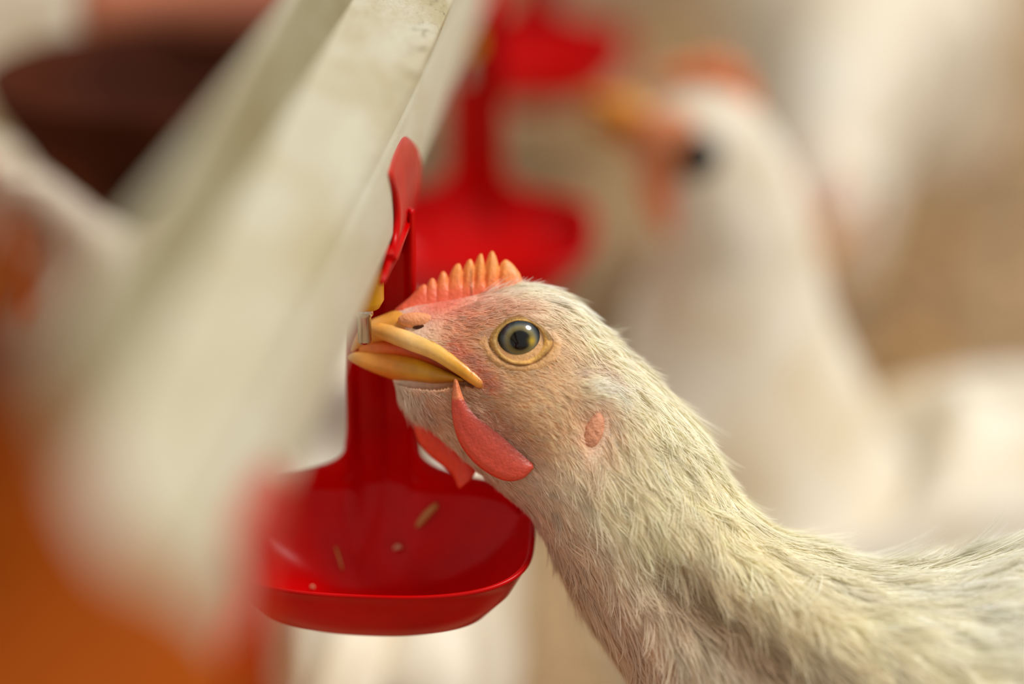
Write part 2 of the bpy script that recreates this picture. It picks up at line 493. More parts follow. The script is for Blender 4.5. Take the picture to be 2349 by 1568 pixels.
    for z in (zt, zt - 2.2):
        for (x, y) in ((-9.0, min(ea)), (9.0, min(ea)), (9.0, max(ea)), (-9.0, max(ea))):
            V.append((x * 1e-3, y * 1e-3, z * 1e-3))
    f = [(0, 1, 2, 3), (7, 6, 5, 4), (0, 4, 5, 1), (1, 5, 6, 2), (2, 6, 7, 3), (3, 7, 4, 0)]
    bm = bmesh.new(); vs_ = [bm.verts.new(v) for v in V]
    for q in f: bm.faces.new([vs_[i] for i in q])
    bmesh.ops.recalc_face_normals(bm, faces=bm.faces[:])
    # the nipple passes through: open the middle by keeping two side bars
    bmesh.ops.bevel(bm, geom=bm.edges[:], offset=0.0006, segments=2, affect='EDGES')
    me = bpy.data.meshes.new('bridge'); bm.to_mesh(me); bm.free(); me.materials.append(M_RED)
    br = bpy.data.objects.new('bridge', me); COL.objects.link(br); br.parent = root
    return root
def dup(root, off):
    r = root.copy(); COL.objects.link(r); r.location = Vector(root.location) + off
    for ch in list(root.children):
        c = ch.copy(); COL.objects.link(c); c.parent = r
        for g in ch.children:
            d = g.copy(); COL.objects.link(d); d.parent = c
    return r
cup = build_cup()
CUPG = 'red drip cups along the drinker line'
tag(cup, 'sharp glossy red drip cup directly below the drinking hen\'s beak', 'drip cup', CUPG)
for k, lab in ((NEAR, 'blurred dark red drip cup clip nearest the camera, at the lower left'),
               (1, 'blurred red drip cup behind the comb of the sharp hen'),
               (2, 'farthest blurred red drip cup, at the top beside the white glare')):
    tag(dup(cup, PE * (k * SPACING * 1e-3)), lab, 'drip cup', CUPG)

# ------------------------------------------------------------------ main hen
HEN = empty('hen', H(2650, 2480, 0), 'white hen in sharp focus stretching its neck to peck the steel drinker pin', 'hen', 'white hens')
HEN.location.z = FLOOR_Z
ST = [(896, 730, 896, 866, 26), (908, 711, 903, 885, 50), (945, 698, 925, 930, 76), (1000, 690, 978, 978, 102), (1060, 680, 1035, 1028, 122),
      (1130, 664, 1095, 1082, 138), (1200, 650, 1150, 1130, 150), (1265, 660, 1195, 1165, 156), (1330, 695, 1225, 1195, 156),
      (1400, 765, 1250, 1240, 154), (1470, 830, 1278, 1295, 156), (1545, 910, 1312, 1362, 162), (1612, 985, 1352, 1430, 172),
      (1662, 1075, 1402, 1502, 186), (1712, 1150, 1452, 1580, 204), (1790, 1218, 1505, 1690, 240), (1890, 1250, 1565, 1840, 300),
      (2020, 1290, 1685, 2020, 380), (2200, 1280, 1900, 2240, 470), (2420, 1230, 2250, 2420, 540), (2750, 1230, 2700, 2480, 560),
      (3050, 1230, 3100, 2350, 500), (3300, 1180, 3450, 2000, 360), (3450, 1150, 3600, 1650, 200), (3520, 1200, 3600, 1450, 60)]
NR, NA = 330, 190
# more rings on the head than on the body
def dense(st, n):
    m = len(st); p = np.linspace(0, 1, n); t = (p ** 1.35) * (m - 1)
    q = spline(st, (m - 1) * 60 + 1); x = np.linspace(0, m - 1, len(q))
    return np.stack([np.interp(t, x, q[:, k]) for k in range(q.shape[1])], 1)
STd = dense(ST, NR)
Vs = None
def tb_from(q, na, ex):
    t = np.linspace(0, 2 * math.pi, na, endpoint=False)
    c, s = np.cos(t), np.sin(t)
    cc = np.sign(c) * np.abs(c) ** (2 / ex); ss = np.sign(s) * np.abs(s) ** (2 / ex)
    T, B, b = q[:, 0:2], q[:, 2:4], q[:, 4]
    v = np.zeros((len(q), na, 3))
    v[:, :, :2] = ((T + B) / 2)[:, None, :] + ((T - B) / 2)[:, None, :] * cc[None, :, None]
    v[:, :, 2] = -b[:, None] * ss[None, :]
    return v
SK = tb_from(STd, NA, 2.15)
SKF = grid_faces(NR, NA)
bvh0 = BVHTree.FromPolygons([Vector(v) for v in SK.reshape(-1, 3)], SKF)
def front_w(u, v, default=-60.0):
    hit = bvh0.ray_cast(Vector((u, v, -3000)), Vector((0, 0, 1)))
    return hit[0].z if hit[0] is not None else default

def gauss(u, v, cu, cv, su, sv, ang=0):
    a = math.radians(ang); x = (u - cu) * math.cos(a) + (v - cv) * math.sin(a); y = -(u - cu) * math.sin(a) + (v - cv) * math.cos(a)
    return np.exp(-0.5 * ((x / su) ** 2 + (y / sv) ** 2))
def seg_dist(u, v, pts):
    d = np.full(np.shape(u), 1e9)
    for (x0, y0), (x1, y1) in zip(pts[:-1], pts[1:]):
        l2 = (x1 - x0) ** 2 + (y1 - y0) ** 2
        t = np.clip(((u - x0) * (x1 - x0) + (v - y0) * (y1 - y0)) / l2, 0, 1)
        d = np.minimum(d, np.hypot(u - x0 - t * (x1 - x0), v - y0 - t * (y1 - y0)))
    return d
def in_poly(u, v, poly):
    ins = np.zeros(np.shape(u), bool); n = len(poly)
    for i in range(n):
        (x0, y0), (x1, y1) = poly[i], poly[(i + 1) % n]
        c = ((y0 > v) != (y1 > v)) & (u < (x1 - x0) * (v - y0) / (y1 - y0 + 1e-9) + x0)
        ins ^= c
    return ins
MOUTH = [(840, 770), (900, 778), (955, 792), (1010, 815), (1060, 850), (1108, 886), (1050, 884), (1000, 893), (940, 890), (840, 860)]
U_, V_ = SK[:, :, 0], SK[:, :, 1]
side = np.clip(np.abs(SK[:, :, 2]) / np.maximum(STd[:, 4], 1)[:, None], 0, 1)
disp = np.zeros_like(U_)
disp += 12 * np.exp(-0.5 * (seg_dist(U_, V_, [(1110, 735), (1180, 705), (1260, 735)]) / 22) ** 2)       # brow
disp += -10 * np.exp(-0.5 * (seg_dist(U_, V_, [(1320, 850), (1355, 838), (1400, 862)]) / 11) ** 2)     # crease over ear tuft
disp += 16 * gauss(U_, V_, 1365, 885, 38, 26, 10)
disp += -14 * gauss(U_, V_, 1360, 985, 26, 48, 12)
disp += 10 * gauss(U_, V_, 1270, 930, 60, 60)
disp += -12 * np.exp(-0.5 * (seg_dist(U_, V_, [(1075, 905), (1150, 965), (1225, 1060)]) / 26) ** 2)    # behind the wattle
disp += -34 * np.exp(-0.5 * (seg_dist(U_, V_, [(1520, 1310), (1620, 1400), (1740, 1500), (1850, 1580)]) / 42) ** 2)
disp += 22 * np.exp(-0.5 * (seg_dist(U_, V_, [(1560, 1230), (1700, 1340), (1900, 1430), (2100, 1480)]) / 70) ** 2)
rr = np.random.default_rng(3)
nzv = np.array([[noise.noise(Vector((SK[i, j, 0] / 90, SK[i, j, 1] / 90, SK[i, j, 2] / 90))) for j in range(0, NA)] for i in range(0, NR)])
disp += nzv * np.clip((U_ - 1250) / 500, 0, 1) * 16
outw = np.stack([np.zeros_like(U_), np.zeros_like(U_), np.sign(SK[:, :, 2])], 2)
SK2 = SK.copy()
SK2[:, :, 2] += np.sign(SK[:, :, 2]) * disp * side
msk = in_poly(U_, V_, MOUTH)
SK2[:, :, 2] = np.where(msk, SK2[:, :, 2] * 0.58, SK2[:, :, 2])

C = lambda *a: np.array(lin(*a))
def hen_colour(u, v, skin):
    u = np.asarray(u, float); v = np.asarray(v, float)
    c = np.ones(u.shape + (3,)) * C(252, 249, 234)
    def mixc(w, col):
        nonlocal c
        w = np.clip(w, 0, 1)[..., None]; c = c * (1 - w) + w * np.asarray(col)
    # the neck has an ivory-yellow cast
    mixc(0.55 * gauss(u, v, 1560, 1160, 260, 150, 50), C(238, 226, 182))
    mixc(0.5 * gauss(u, v, 1800, 1440, 300, 90, 25), C(232, 216, 166))
    # bare-ish face
    face = np.clip(1.25 * gauss(u, v, 1120, 850, 130, 130, 20) + 0.9 * gauss(u, v, 1230, 930, 110, 85, 30), 0, 1) * (1 - gauss(u, v, 1230, 660, 150, 42, 12))
    mixc(face, C(248, 216, 168) if not skin else C(226, 172, 124))
    mixc(0.9 * gauss(u, v, 1010, 700, 70, 26, -12), C(222, 104, 84))
    mixc(0.55 * gauss(u, v, 1070, 745, 55, 40, 0), C(220, 128, 96))
    mixc(0.5 * gauss(u, v, 1150, 715, 60, 18, -12), C(206, 112, 70))
    mixc(0.8 * np.exp(-0.5 * (seg_dist(u, v, [(1040, 800), (1085, 835), (1120, 880)]) / 18) ** 2), C(222, 110, 84))
    mixc(0.8 * gauss(u, v, 980, 925, 60, 40, 30), C(206, 150, 118))
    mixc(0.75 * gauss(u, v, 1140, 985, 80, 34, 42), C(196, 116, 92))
    # throat and front of neck: pinkish brown down, with some underside shade painted into the brown
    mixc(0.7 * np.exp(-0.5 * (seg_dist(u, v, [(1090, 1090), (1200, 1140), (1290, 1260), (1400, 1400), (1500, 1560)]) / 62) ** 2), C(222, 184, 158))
    mixc(0.75 * np.exp(-0.5 * (seg_dist(u, v, [(1540, 1330), (1640, 1420), (1760, 1510), (1900, 1580)]) / 46) ** 2), C(170, 132, 98))  # shade of the fold between neck and breast, painted into the colour
    # ring of tan skin round the eye
    mixc(0.6 * gauss(u, v, 1200, 800, 62, 52, 10), C(206, 158, 92))
    mixc(0.8 * gauss(u, v, 1360, 985, 26, 48, 12), C(206, 142, 106))
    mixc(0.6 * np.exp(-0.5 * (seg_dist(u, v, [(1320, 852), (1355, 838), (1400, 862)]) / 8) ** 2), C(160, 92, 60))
    mixc(0.95 * gauss(u, v, 1378, 882, 42, 26, 12), C(254, 250, 238))
    return c
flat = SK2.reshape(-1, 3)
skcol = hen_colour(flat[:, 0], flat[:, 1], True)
n0 = len(flat)
V = np.vstack([flat, SK2[0].mean(0), SK2[-1].mean(0)])
F = list(SKF)
for j in range(NA):
    F.append((n0, (j + 1) % NA, j)); F.append((n0 + 1, (NR - 1) * NA + j, (NR - 1) * NA + (j + 1) % NA))
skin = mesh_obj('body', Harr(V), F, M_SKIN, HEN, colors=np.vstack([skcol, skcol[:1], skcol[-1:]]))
fix_normals(skin)

# --- beak
def hen_loft(name, st, nr, na, ex, colfn, mat, parent=HEN):
    V, f = tb_loft(st, nr, na, ex)
    c = colfn(V)
    return fix_normals(mesh_obj(name, Harr(V), f, mat, parent, colors=c))
def ramp(x, stops):
    x = np.asarray(x, float); xs = [s[0] for s in stops]
    return np.stack([np.interp(x, xs, [s[1][k] for s in stops]) for k in range(3)], -1)
UPPER = [(800, 800, 800, 806, 4), (808, 776, 807, 806, 13), (822, 752, 822, 799, 23), (845, 734, 848, 790, 34), (878, 720, 880, 786, 46), (905, 711, 915, 787, 56), (930, 716, 950, 794, 62), (950, 735, 980, 806, 66)]
def upcol(V):
    c = ramp(V[:, 0], [(800, C(224, 190, 140)), (840, C(236, 178, 100)), (880, C(228, 160, 66)), (960, C(232, 168, 80))])
    w = np.clip((V[:, 1] - (742 + (V[:, 0] - 850) * 0.3)) / 30, 0, 1)[:, None] * 0.6
    return c * (1 - w) + w * C(214, 134, 36)
ub = hen_loft('upper_beak', UPPER, 44, 40, 2.3, upcol, M_BEAK)
# the gape ridge runs back along each cheek
for sg in (-1, 1):
    path = [(836, 748, 10), (868, 757, 33), (905, 768, 50), (950, 786, 72), (1000, 806, 95), (1050, 838, 114), (1090, 868, 124), (1113, 887, 128)]
    pts = spline(path, 46); pts[:, 2] *= sg
    rad = np.interp(np.arange(46), [0, 7, 14, 25, 36, 42, 45], [8, 19, 22, 20, 16, 12, 5])
    V, f = tube_pts(pts, rad, 18)
    c = ramp(V[:, 0], [(868, C(230, 162, 70)), (940, C(246, 204, 132)), (1010, C(242, 192, 98)), (1060, C(226, 160, 44)), (1112, C(236, 158, 74))])
    g = fix_normals(mesh_obj('gape_ridge', Harr(V), f, M_BEAK, ub, colors=c))
LOWER = [(793, 816, 793, 823, 4), (808, 807, 808, 833, 15), (838, 803, 834, 847, 27), (880, 804, 868, 861, 41), (920, 808, 908, 874, 54), (960, 816, 953, 881, 68), (1000, 832, 998, 885, 82), (1040, 852, 1040, 880, 92), (1062, 864, 1064, 878, 94)]
def locol(V):
    c = ramp(V[:, 0], [(793, C(226, 180, 110)), (830, C(232, 158, 66)), (890, C(226, 140, 40)), (960, C(214, 156, 34)), (1060, C(206, 146, 40))])
    w = np.clip((V[:, 1] - (845 + (V[:, 0] - 880) * 0.12)) / 22, 0, 1)[:, None] * 0.7
    return c * (1 - w) + w * C(222, 128, 50)
hen_loft('lower_beak', LOWER, 44, 36, 2.6, locol, M_BEAK)
MO = [(820, 786, 820, 812, 15), (860, 780, 860, 818, 31), (910, 778, 905, 820, 46), (960, 784, 955, 832, 63), (1020, 812, 1015, 856, 83), (1060, 838, 1056, 874, 98)]
hen_loft('mouth_lining', MO, 24, 24, 2.4, lambda V: ramp(V[:, 0], [(825, C(236, 140, 60)), (900, C(222, 92, 28)), (980, C(176, 60, 16)), (1060, C(110, 40, 10))]), M_COMB)

# --- nostrils
for sg in (-1, 1):
    w0 = front_w(960, 738)
    V = []
    for i in range(15):
        th = math.pi * i / 14
        for j in range(32):
            ph = 2 * math.pi * j / 32
            x, y, z = 46 * math.sin(th) * math.cos(ph), 19 * math.sin(th) * math.sin(ph), 15 * math.cos(th)
            V.append((958 + x * 0.99 - y * 0.05, 735 + y + x * 0.06, sg * (-w0 - 5) + sg * z))
    V = np.array(V)
    c = np.ones((len(V), 3)) * C(232, 158, 108)
    w = np.clip((V[:, 0] - 965) / 30, 0, 1)[:, None] * 0.5; c = c * (1 - w) + w * C(214, 124, 84)
    nb = fix_normals(mesh_obj('nostril_flap', Harr(V), grid_faces(15, 32), M_SKIN, HEN, colors=c))
    V = []
    for i in range(11):
        th = math.pi * i / 10
        for j in range(20):
            ph = 2 * math.pi * j / 20
            V.append((970 + 24 * math.sin(th) * math.cos(ph), 750 - 0.06 * 24 * math.cos(ph) + 5.5 * math.sin(th) * math.sin(ph), sg * (-w0 + 6) + sg * 4 * math.cos(th)))
    fix_normals(mesh_obj('nostril', Harr(V), grid_faces(11, 20), M_EYE, nb, colors=np.ones((len(V), 3)) * C(62, 28, 12)))

# --- comb
tips = [(903, 708, 0), (935, 682, 0), (960, 656, 0), (969, 650, 1), (977, 654, 2), (990, 636, 1), (1000, 649, 2), (1015, 620, 1), (1027, 637, 2), (1051, 602, 1), (1060, 621, 2), (1078, 592, 1), (1087, 609, 2), (1103, 579, 1), (1112, 611, 2), (1128, 573, 1), (1144, 611, 2), (1160, 593, 1), (1180, 608, 0), (1192, 624, 0), (1202, 648, 0)]
def comb_top(u):
    for a, b in zip(tips[:-1], tips[1:]):
        if a[0] <= u <= b[0]:
            t = (u - a[0]) / (b[0] - a[0])
            if a[2] == 2 and b[2] == 1: t = math.sin(t * math.pi / 2) ** 0.8
            elif a[2] == 1 and b[2] == 2: t = 1 - math.sin((1 - t) * math.pi / 2) ** 0.8
            elif a[2] == 1: t = t ** 1.5
            return a[1] + (b[1] - a[1]) * t
    return tips[-1][1]
valleys = [t[0] for t in tips if t[2] == 2]
def build_comb():
    nu, nh = 330, 20
    us = np.linspace(903, 1202, nu)
    bx = [903, 930, 960, 1020, 1080, 1140, 1180, 1202]; bv = [716, 712, 706, 702, 696, 684, 672, 668]
    V = []; cols = []
    for sg in (-1, 1):
        for u in us:
            vt, vb = comb_top(u), np.interp(u, bx, bv)
            for k in range(nh):
                h = k / (nh - 1); v = vb + (vt - vb) * h
                gr = min([abs(u - (x - (v - 640) * 0.10)) for x in valleys])
                depth = 0.45 + 0.55 * min(gr / 9.0, 1.0) ** 0.7
                lowf = min(max((v - 640) / 18, 0), 1); depth = depth * (1 - lowf) + lowf
                th = (26 - 15 * min(h * 1.1, 1)) * depth * math.sqrt(max(1 - h ** 5, 0.0))
                end = min((u - 903) / 18, (1202 - u) / 10, 1.0); th *= math.sqrt(max(end, 0.0))
                V.append((u, v, sg * th))
                t = min(max((v - 610) / 60, 0), 1)
                c = C(240, 158, 84) * (1 - t) + C(232, 112, 72) * t
                t2 = min(max((v - 655) / 30, 0), 1); c = c * (1 - t2) + C(230, 104, 74) * t2
                if abs(u - 1080) < 3 and v > 615: c = c * 0.6
                cols.append(c)
    f = []
    off = nu * nh
    for i in range(nu - 1):
        for k in range(nh - 1):
            a = i * nh + k
            f.append((a, a + 1, a + nh + 1, a + nh)); f.append((off + a, off + a + nh, off + a + nh + 1, off + a + 1))
    o = mesh_obj('comb', Harr(V), f, M_COMB, HEN, colors=cols)
    bm = bmesh.new(); bm.from_mesh(o.data); bmesh.ops.remove_doubles(bm, verts=bm.verts[:], dist=2e-6)
    bmesh.ops.recalc_face_normals(bm, faces=bm.faces[:]); bm.to_mesh(o.data); bm.free()
    o['label'] = 'low orange comb with a row of rounded teeth'
build_comb()

# --- wattles
def blade(name, outer, inner, wo, wi, th, colfn, nu=46, nv=16, bulge=10):
    A, B = spline(outer, nu), spline(inner, nu)
    wa, wb = np.interp(np.linspace(0, 1, nu), np.linspace(0, 1, len(wo)), wo), np.interp(np.linspace(0, 1, nu), np.linspace(0, 1, len(wi)), wi)
    V = []; cols = []
    for sg in (-1, 1):
        for i in range(nu):
            ei = math.sin(math.pi * min(max(i / (nu - 1), 0), 1)) ** 0.4
            for k in range(nv):
                t = k / (nv - 1)
                p = B[i] * (1 - t) + A[i] * t
                wc = wb[i] * (1 - t) + wa[i] * t - bulge * math.sin(math.pi * t)
                rim = (0.55 + 0.45 * math.exp(-((t - 0.86) / 0.12) ** 2)) * math.sqrt(max(1 - t ** 8, 0)) * ei
                V.append((p[0], p[1], wc + sg * th * rim)); cols.append(colfn(t, i / (nu - 1)))
    f = []; off = nu * nv
    for i in range(nu - 1):
        for k in range(nv - 1):
            a = i * nv + k
            f.append((a, a + 1, a + nv + 1, a + nv)); f.append((off + a, off + a + nv, off + a + nv + 1, off + a + 1))
    o = mesh_obj(name, Harr(V), f, M_COMB, HEN, colors=cols)
    bm = bmesh.new(); bm.from_mesh(o.data); bmesh.ops.remove_doubles(bm, verts=bm.verts[:], dist=2e-6)
    bmesh.ops.recalc_face_normals(bm, faces=bm.faces[:]); bm.to_mesh(o.data); bm.free()
    return o
blade('wattle', [(1042, 868), (1037, 915), (1040, 965), (1056, 1016), (1086, 1056), (1124, 1085), (1162, 1100), (1198, 1095), (1224, 1072)],
      [(1050, 868), (1066, 915), (1090, 950), (1118, 972), (1146, 994), (1172, 1016), (1194, 1036), (1210, 1050), (1222, 1060)],
      [-118, -122, -120, -118, -120, -124, -128, -130, -126], [-122, -130, -134, -134, -134, -134, -134, -132, -128], 9,
      lambda t, s: C(232, 84, 62) * t ** 0.7 + C(150, 60, 44) * (1 - t ** 0.7) if s > 0.12 else C(226, 130, 84))
blade('wattle', [(943, 960), (947, 990), (960, 1024), (985, 1052), (1012, 1074), (1036, 1096), (1050, 1126), (1062, 1118)],
      [(952, 955), (978, 972), (1004, 994), (1030, 1020), (1056, 1044), (1076, 1062), (1092, 1080), (1080, 1104)],
      [30, 36, 44, 50, 52, 52, 50, 50], [20, 22, 26, 30, 34, 38, 42, 46], 8, lambda t, s: C(240, 60, 36) * (1 - 0.25 * t) + C(236, 130, 90) * 0.25 * t)

# --- eyes and lids
EW = front_w(1193, 780)
def eye(sg):
    R, cz = 66.0, EW + 48.0
    V = []; cols = []
    for i in range(60):
        th = (math.pi * 0.62) * (i / 59)
        for j in range(64):
            ph = 2 * math.pi * j / 64
            x, y = R * math.sin(th) * math.cos(ph), R * math.sin(th) * math.sin(ph)
            V.append((1193 + x, 780 + y * 0.96, -sg * (cz - R * math.cos(th))))
            d = math.hypot(x, y) if th < math.pi / 2 else 62
            st = [(0, C(4, 4, 4)), (22, C(4, 4, 4)), (24.5, C(96, 88, 54)), (32, C(128, 118, 78)), (36, C(104, 106, 96)), (41, C(52, 60, 66)), (47, C(22, 28, 36)), (54, C(30, 30, 30))]
            c = ramp(np.array([d]), st)[0]
            g = math.exp(-((x - 27) / 7) ** 2 - ((y - 2) / 9) ** 2)
            cols.append(c * (1 - g) + C(190, 160, 40) * g)
    f = grid_faces(60, 64)
    o = fix_normals(mesh_obj('eye', Harr(V), f, M_EYE, HEN, colors=cols))
    # lid: concentric folds
    prof = [(0.97, -6, C(120, 90, 44)), (1.0, 0, C(196, 150, 70)), (1.05, 6, C(222, 172, 88)), (1.14, 8, C(220, 170, 92)), (1.22, 7, C(204, 152, 78)), (1.27, 3, C(150, 100, 50)), (1.34, 4, C(204, 154, 86)), (1.46, 6, C(210, 160, 94)), (1.56, 5, C(204, 154, 92)), (1.62, 3.5, C(176, 130, 74)), (1.68, 3, C(216, 168, 112)), (1.74, -1, C(222, 172, 122)), (1.8, -8, C(222, 170, 122))]
    V = []; cols = []
    for k, h, c in prof:
        for j in range(72):
            a = 2 * math.pi * j / 72
            ca, sa = math.cos(a), math.sin(a)
            # pointed corners, more so further out
            ext = 1 + (0.16 * max(ca, 0) ** 6 + 0.10 * max(-ca, 0) ** 6) * min((k - 0.97) * 4, 1.0)
            x = 51 * k * ca * ext; y = (45 if sa < 0 else 46) * (1 + (k - 1) * (0.80 if sa < 0 else 0.86)) * sa
            y += 0.22 * x * (k - 1) * (1 if ca > 0 else 0.2)
            u, v = 1193 + x, 780 + y
            if k <= 1.0: w = EW + 48 - math.sqrt(max(66 ** 2 - x * x - (y / 0.96) ** 2, 1)) - 1 - h * 0.2
            else: w = min(front_w(u, v), EW + 40) - h + (0 if k > 1.2 else (EW - 4 - front_w(u, v)) * (1.27 - k) / 0.27 * 0.5)
            rr2 = x * x + (y / 0.96) ** 2
            if k > 1.0 and rr2 < 65 ** 2: w = min(w, EW + 48 - math.sqrt(66 ** 2 - rr2) - 3)
            V.append((u, v, -sg * w))
            low = max(sa, 0) * min(max((k - 1.3) * 2, 0), 1)
            nzz = noise.noise(Vector((u * 0.09, v * 0.09, k * 0.5))); c = c * (1 + 0.18 * nzz)
            bl = min(max((k - 1.3) / 0.5, 0), 1) * 0.9; c = c * (1 - bl) + bl * (hen_colour(np.array([u]), np.array([v]), True)[0] * 0.6 + C(214, 164, 108) * 0.4)
            V[-1] = (V[-1][0], V[-1][1], V[-1][2] + nzz * 2.0)
            cols.append(c * (1 - 0.3 * low) + C(150, 118, 56) * 0.3 * low)
    ld = fix_normals(mesh_obj('eyelid', Harr(V), grid_faces(len(prof), 72), M_SKIN, HEN, colors=cols))
    return o
eye(-1); eye(1)

# --- ear lobes
for sg in (-1, 1):
    V = []; cols = []
    w0 = front_w(1360, 985)
    for i in range(13):
        th = math.pi * i / 12
        for j in range(28):
            ph = 2 * math.pi * j / 28
            x, y = 22 * math.sin(th) * math.cos(ph), 44 * math.sin(th) * math.sin(ph)
            a = math.radians(14); u, v = 1360 + x * math.cos(a) - y * math.sin(a), 984 + x * math.sin(a) + y * math.cos(a)
            V.append((u, v, sg * (-w0 - 12 + 10 * math.cos(th) + 2 * math.sin(u * 0.3) * math.sin(v * 0.2)))); cols.append(C(214, 150, 116))
    fix_normals(mesh_obj('ear_lobe', Harr(V), grid_faces(13, 28), M_SKIN, HEN, colors=cols))

# --- feathers: tapered barbs rooted on the skin, in clumps
def build_feathers():
    G = SK2
    tan = np.gradient(G, axis=0); tan /= np.linalg.norm(tan, axis=2)[..., None] + 1e-9
    rnd = np.gradient(G, axis=1); rnd[:, 0] = G[:, 1] - G[:, -1]; rnd[:, -1] = G[:, 0] - G[:, -2]
    nor = np.cross(tan, rnd); nor /= np.linalg.norm(nor, axis=2)[..., None] + 1e-9
    cen = G.mean(1)[:, None, :]
    sgn = np.sign(((G - cen) * nor).sum(2)); nor *= sgn[..., None]
    a = G[:-1]; b = G[1:]
    area = np.linalg.norm(np.cross(b - a, np.roll(a, -1, 1) - a), axis=2)           # per quad
    u, v, w = [(a[..., k] + b[..., k]) / 2 for k in range(3)]
    # feather length by place
    def length(u, v):
        l = np.full(np.shape(u), 22.0)
        crown = np.clip((u - 1130) / 120, 0, 1) * np.clip((740 + (u - 1130) * 0.55 - v) / 70, 0, 1)
        l = l + 36 * crown
        back = np.clip((u * 0.80 + v * 0.6 - 1640) / 130, 0, 1)
        l = l + 58 * back
        l = l + np.clip((u * 0.8 + v * 0.6 - 1900) / 700, 0, 1) * 110
        return l
    le = length(u, v)
    dens = np.interp(le, [20, 30, 60, 100, 140, 200], [1 / 11.0, 1 / 14.0, 1 / 30.0, 1 / 55.0, 1 / 75.0, 1 / 110.0])
    dens = np.where(u > 2450, 1 / 600.0, dens)
    dens = np.where(w > 60, dens * 0.22, dens)
    # bare places
    bare = np.zeros_like(u)
    bare = np.maximum(bare, 1.0 * (gauss(u, v, 1196, 783, 60, 50, 8) > 0.5))
    bare = np.maximum(bare, (gauss(u, v, 1360, 985, 26, 48, 14) > 0.45) * 1.0)
    bare = np.maximum(bare, in_poly(u, v, [(880, 690), (960, 650), (1100, 640), (1090, 690), (1020, 715), (1010, 770), (960, 775), (880, 770)]) * 0.97)
    bare = np.maximum(bare, in_poly(u, v, MOUTH) * 1.0)
    bare = np.maximum(bare, 0.75 * gauss(u, v, 1020, 740, 50, 50))
    bare = np.maximum(bare, 0.85 * gauss(u, v, 985, 920, 50, 26, 22))
    bare = np.maximum(bare, 0.9 * gauss(u, v, 1130, 985, 60, 26, 42))
    bare = np.maximum(bare, 1.0 * (u < 905))
    dens = dens * (1 - np.clip(bare, 0, 1)) * (1 + 1.2 * gauss(u, v, 922, 915, 30, 45, 25))
    cnt = rng.poisson(np.clip(area * dens, 0, 60))
    ii, jj = np.nonzero(cnt); rep = cnt[ii, jj]
    ii = np.repeat(ii, rep); jj = np.repeat(jj, rep); n = len(ii)
    f1, f2 = rng.random(n), rng.random(n); j2 = (jj + 1) % NA
    def samp(A):
        f1_, f2_ = f1[:, None], f2[:, None]
        return (A[ii, jj] * (1 - f1_) + A[ii + 1, jj] * f1_) * (1 - f2_) + (A[ii, j2] * (1 - f1_) + A[ii + 1, j2] * f1_) * f2_
    p, t, nn = samp(G), samp(tan), samp(nor)
    nn /= np.linalg.norm(nn, axis=1)[:, None]
    l = length(p[:, 0], p[:, 1]) * rng.uniform(0.6, 1.25, n)
    # flow: backwards along the body, sagging a little on the neck; chin bristles hang forward-down
    d = t.copy()
    d[:, 1] += 0.22 * np.clip((p[:, 0] - 1250) / 300, 0, 1)
    chin = gauss(p[:, 0], p[:, 1], 928, 918, 36, 52, 25); l = l * (1 + 0.9 * chin)
    d += chin[:, None] * np.array((-0.5, 1.0, 0))
    ear = gauss(p[:, 0], p[:, 1], 1350, 878, 42, 26, 8)
    d += ear[:, None] * np.array((1.2, -0.75, -0.1)); l = l * (1 + 0.25 * ear)
    sag = np.clip((p[:, 0] - 1700) / 300, 0, 1)
    d += sag[:, None] * np.array((0.25, 0.0, 0))
    d -= nn * (d * nn).sum(1)[:, None]; d /= np.linalg.norm(d, axis=1)[:, None]
    # marching over the loft grid keeps every barb on the plumage surface
    Gi = np.gradient(G, axis=0); Gj = np.gradient(G, axis=1)
    def gs(A, fi, fj):
        fi = np.clip(fi, 0, NR - 1.001); i0 = fi.astype(int); a_ = (fi - i0)[:, None]
        j0 = np.floor(fj).astype(int); b_ = (fj - j0)[:, None]; j1 = (j0 + 1) % NA; j0 = j0 % NA
        return (A[i0, j0] * (1 - a_) + A[i0 + 1, j0] * a_) * (1 - b_) + (A[i0, j1] * (1 - a_) + A[i0 + 1, j1] * a_) * b_
    # clumps
    ncl = min(3600, n // 5)
    cidx = rng.choice(n, ncl, replace=False); cp = p[cidx]
    cell = np.zeros(n, int)
    c32 = cp.astype(np.float32); p32 = p.astype(np.float32); c2 = (c32 ** 2).sum(1)
    for s in range(0, n, 4000):
        q = p32[s:s + 4000]; dd = c2[None] - 2 * q @ c32.T
        cell[s:s + 4000] = dd.argmin(1)
    cdir = rng.normal(0, 1, (ncl, 3)) ; clen = rng.uniform(0.8, 1.25, ncl); clift = 0.5 + rng.gamma(1.2, 0.7, ncl); cbr = rng.normal(1.0, 0.07, ncl)
    big = np.clip((l - 40) / 60, 0, 1)
    d = d + cdir[cell] * (0.10 + 0.19 * big)[:, None] + rng.normal(0, 1, (n, 3)) * (0.17 - 0.07 * big)[:, None]
    d -= nn * (d * nn).sum(1)[:, None]; d /= np.linalg.norm(d, axis=1)[:, None]
    l *= clen[cell]
    lift = (0.04 + 0.12 * rng.random(n)) * clift[cell]
    lift = np.where(l > 90, lift * 0.9, lift) + 0.35 * ear + 0.2 * chin
    sd = np.cross(d, nn)
    roll = rng.normal(0, 0.25, n)
    sd = sd * np.cos(roll)[:, None] + nn * np.sin(roll)[:, None]
    wid = np.interp(l, [15, 30, 70, 160, 240], [1.4, 1.6, 2.1, 2.8, 3.4]) * rng.uniform(0.7, 1.3, n)
    K = 5
    tau = np.linspace(0, 1, K)
    tipc = (p[cidx] + d[cidx] * l[cidx][:, None] * 0.9 + nn[cidx] * (l[cidx] * 0.10)[:, None])[cell]
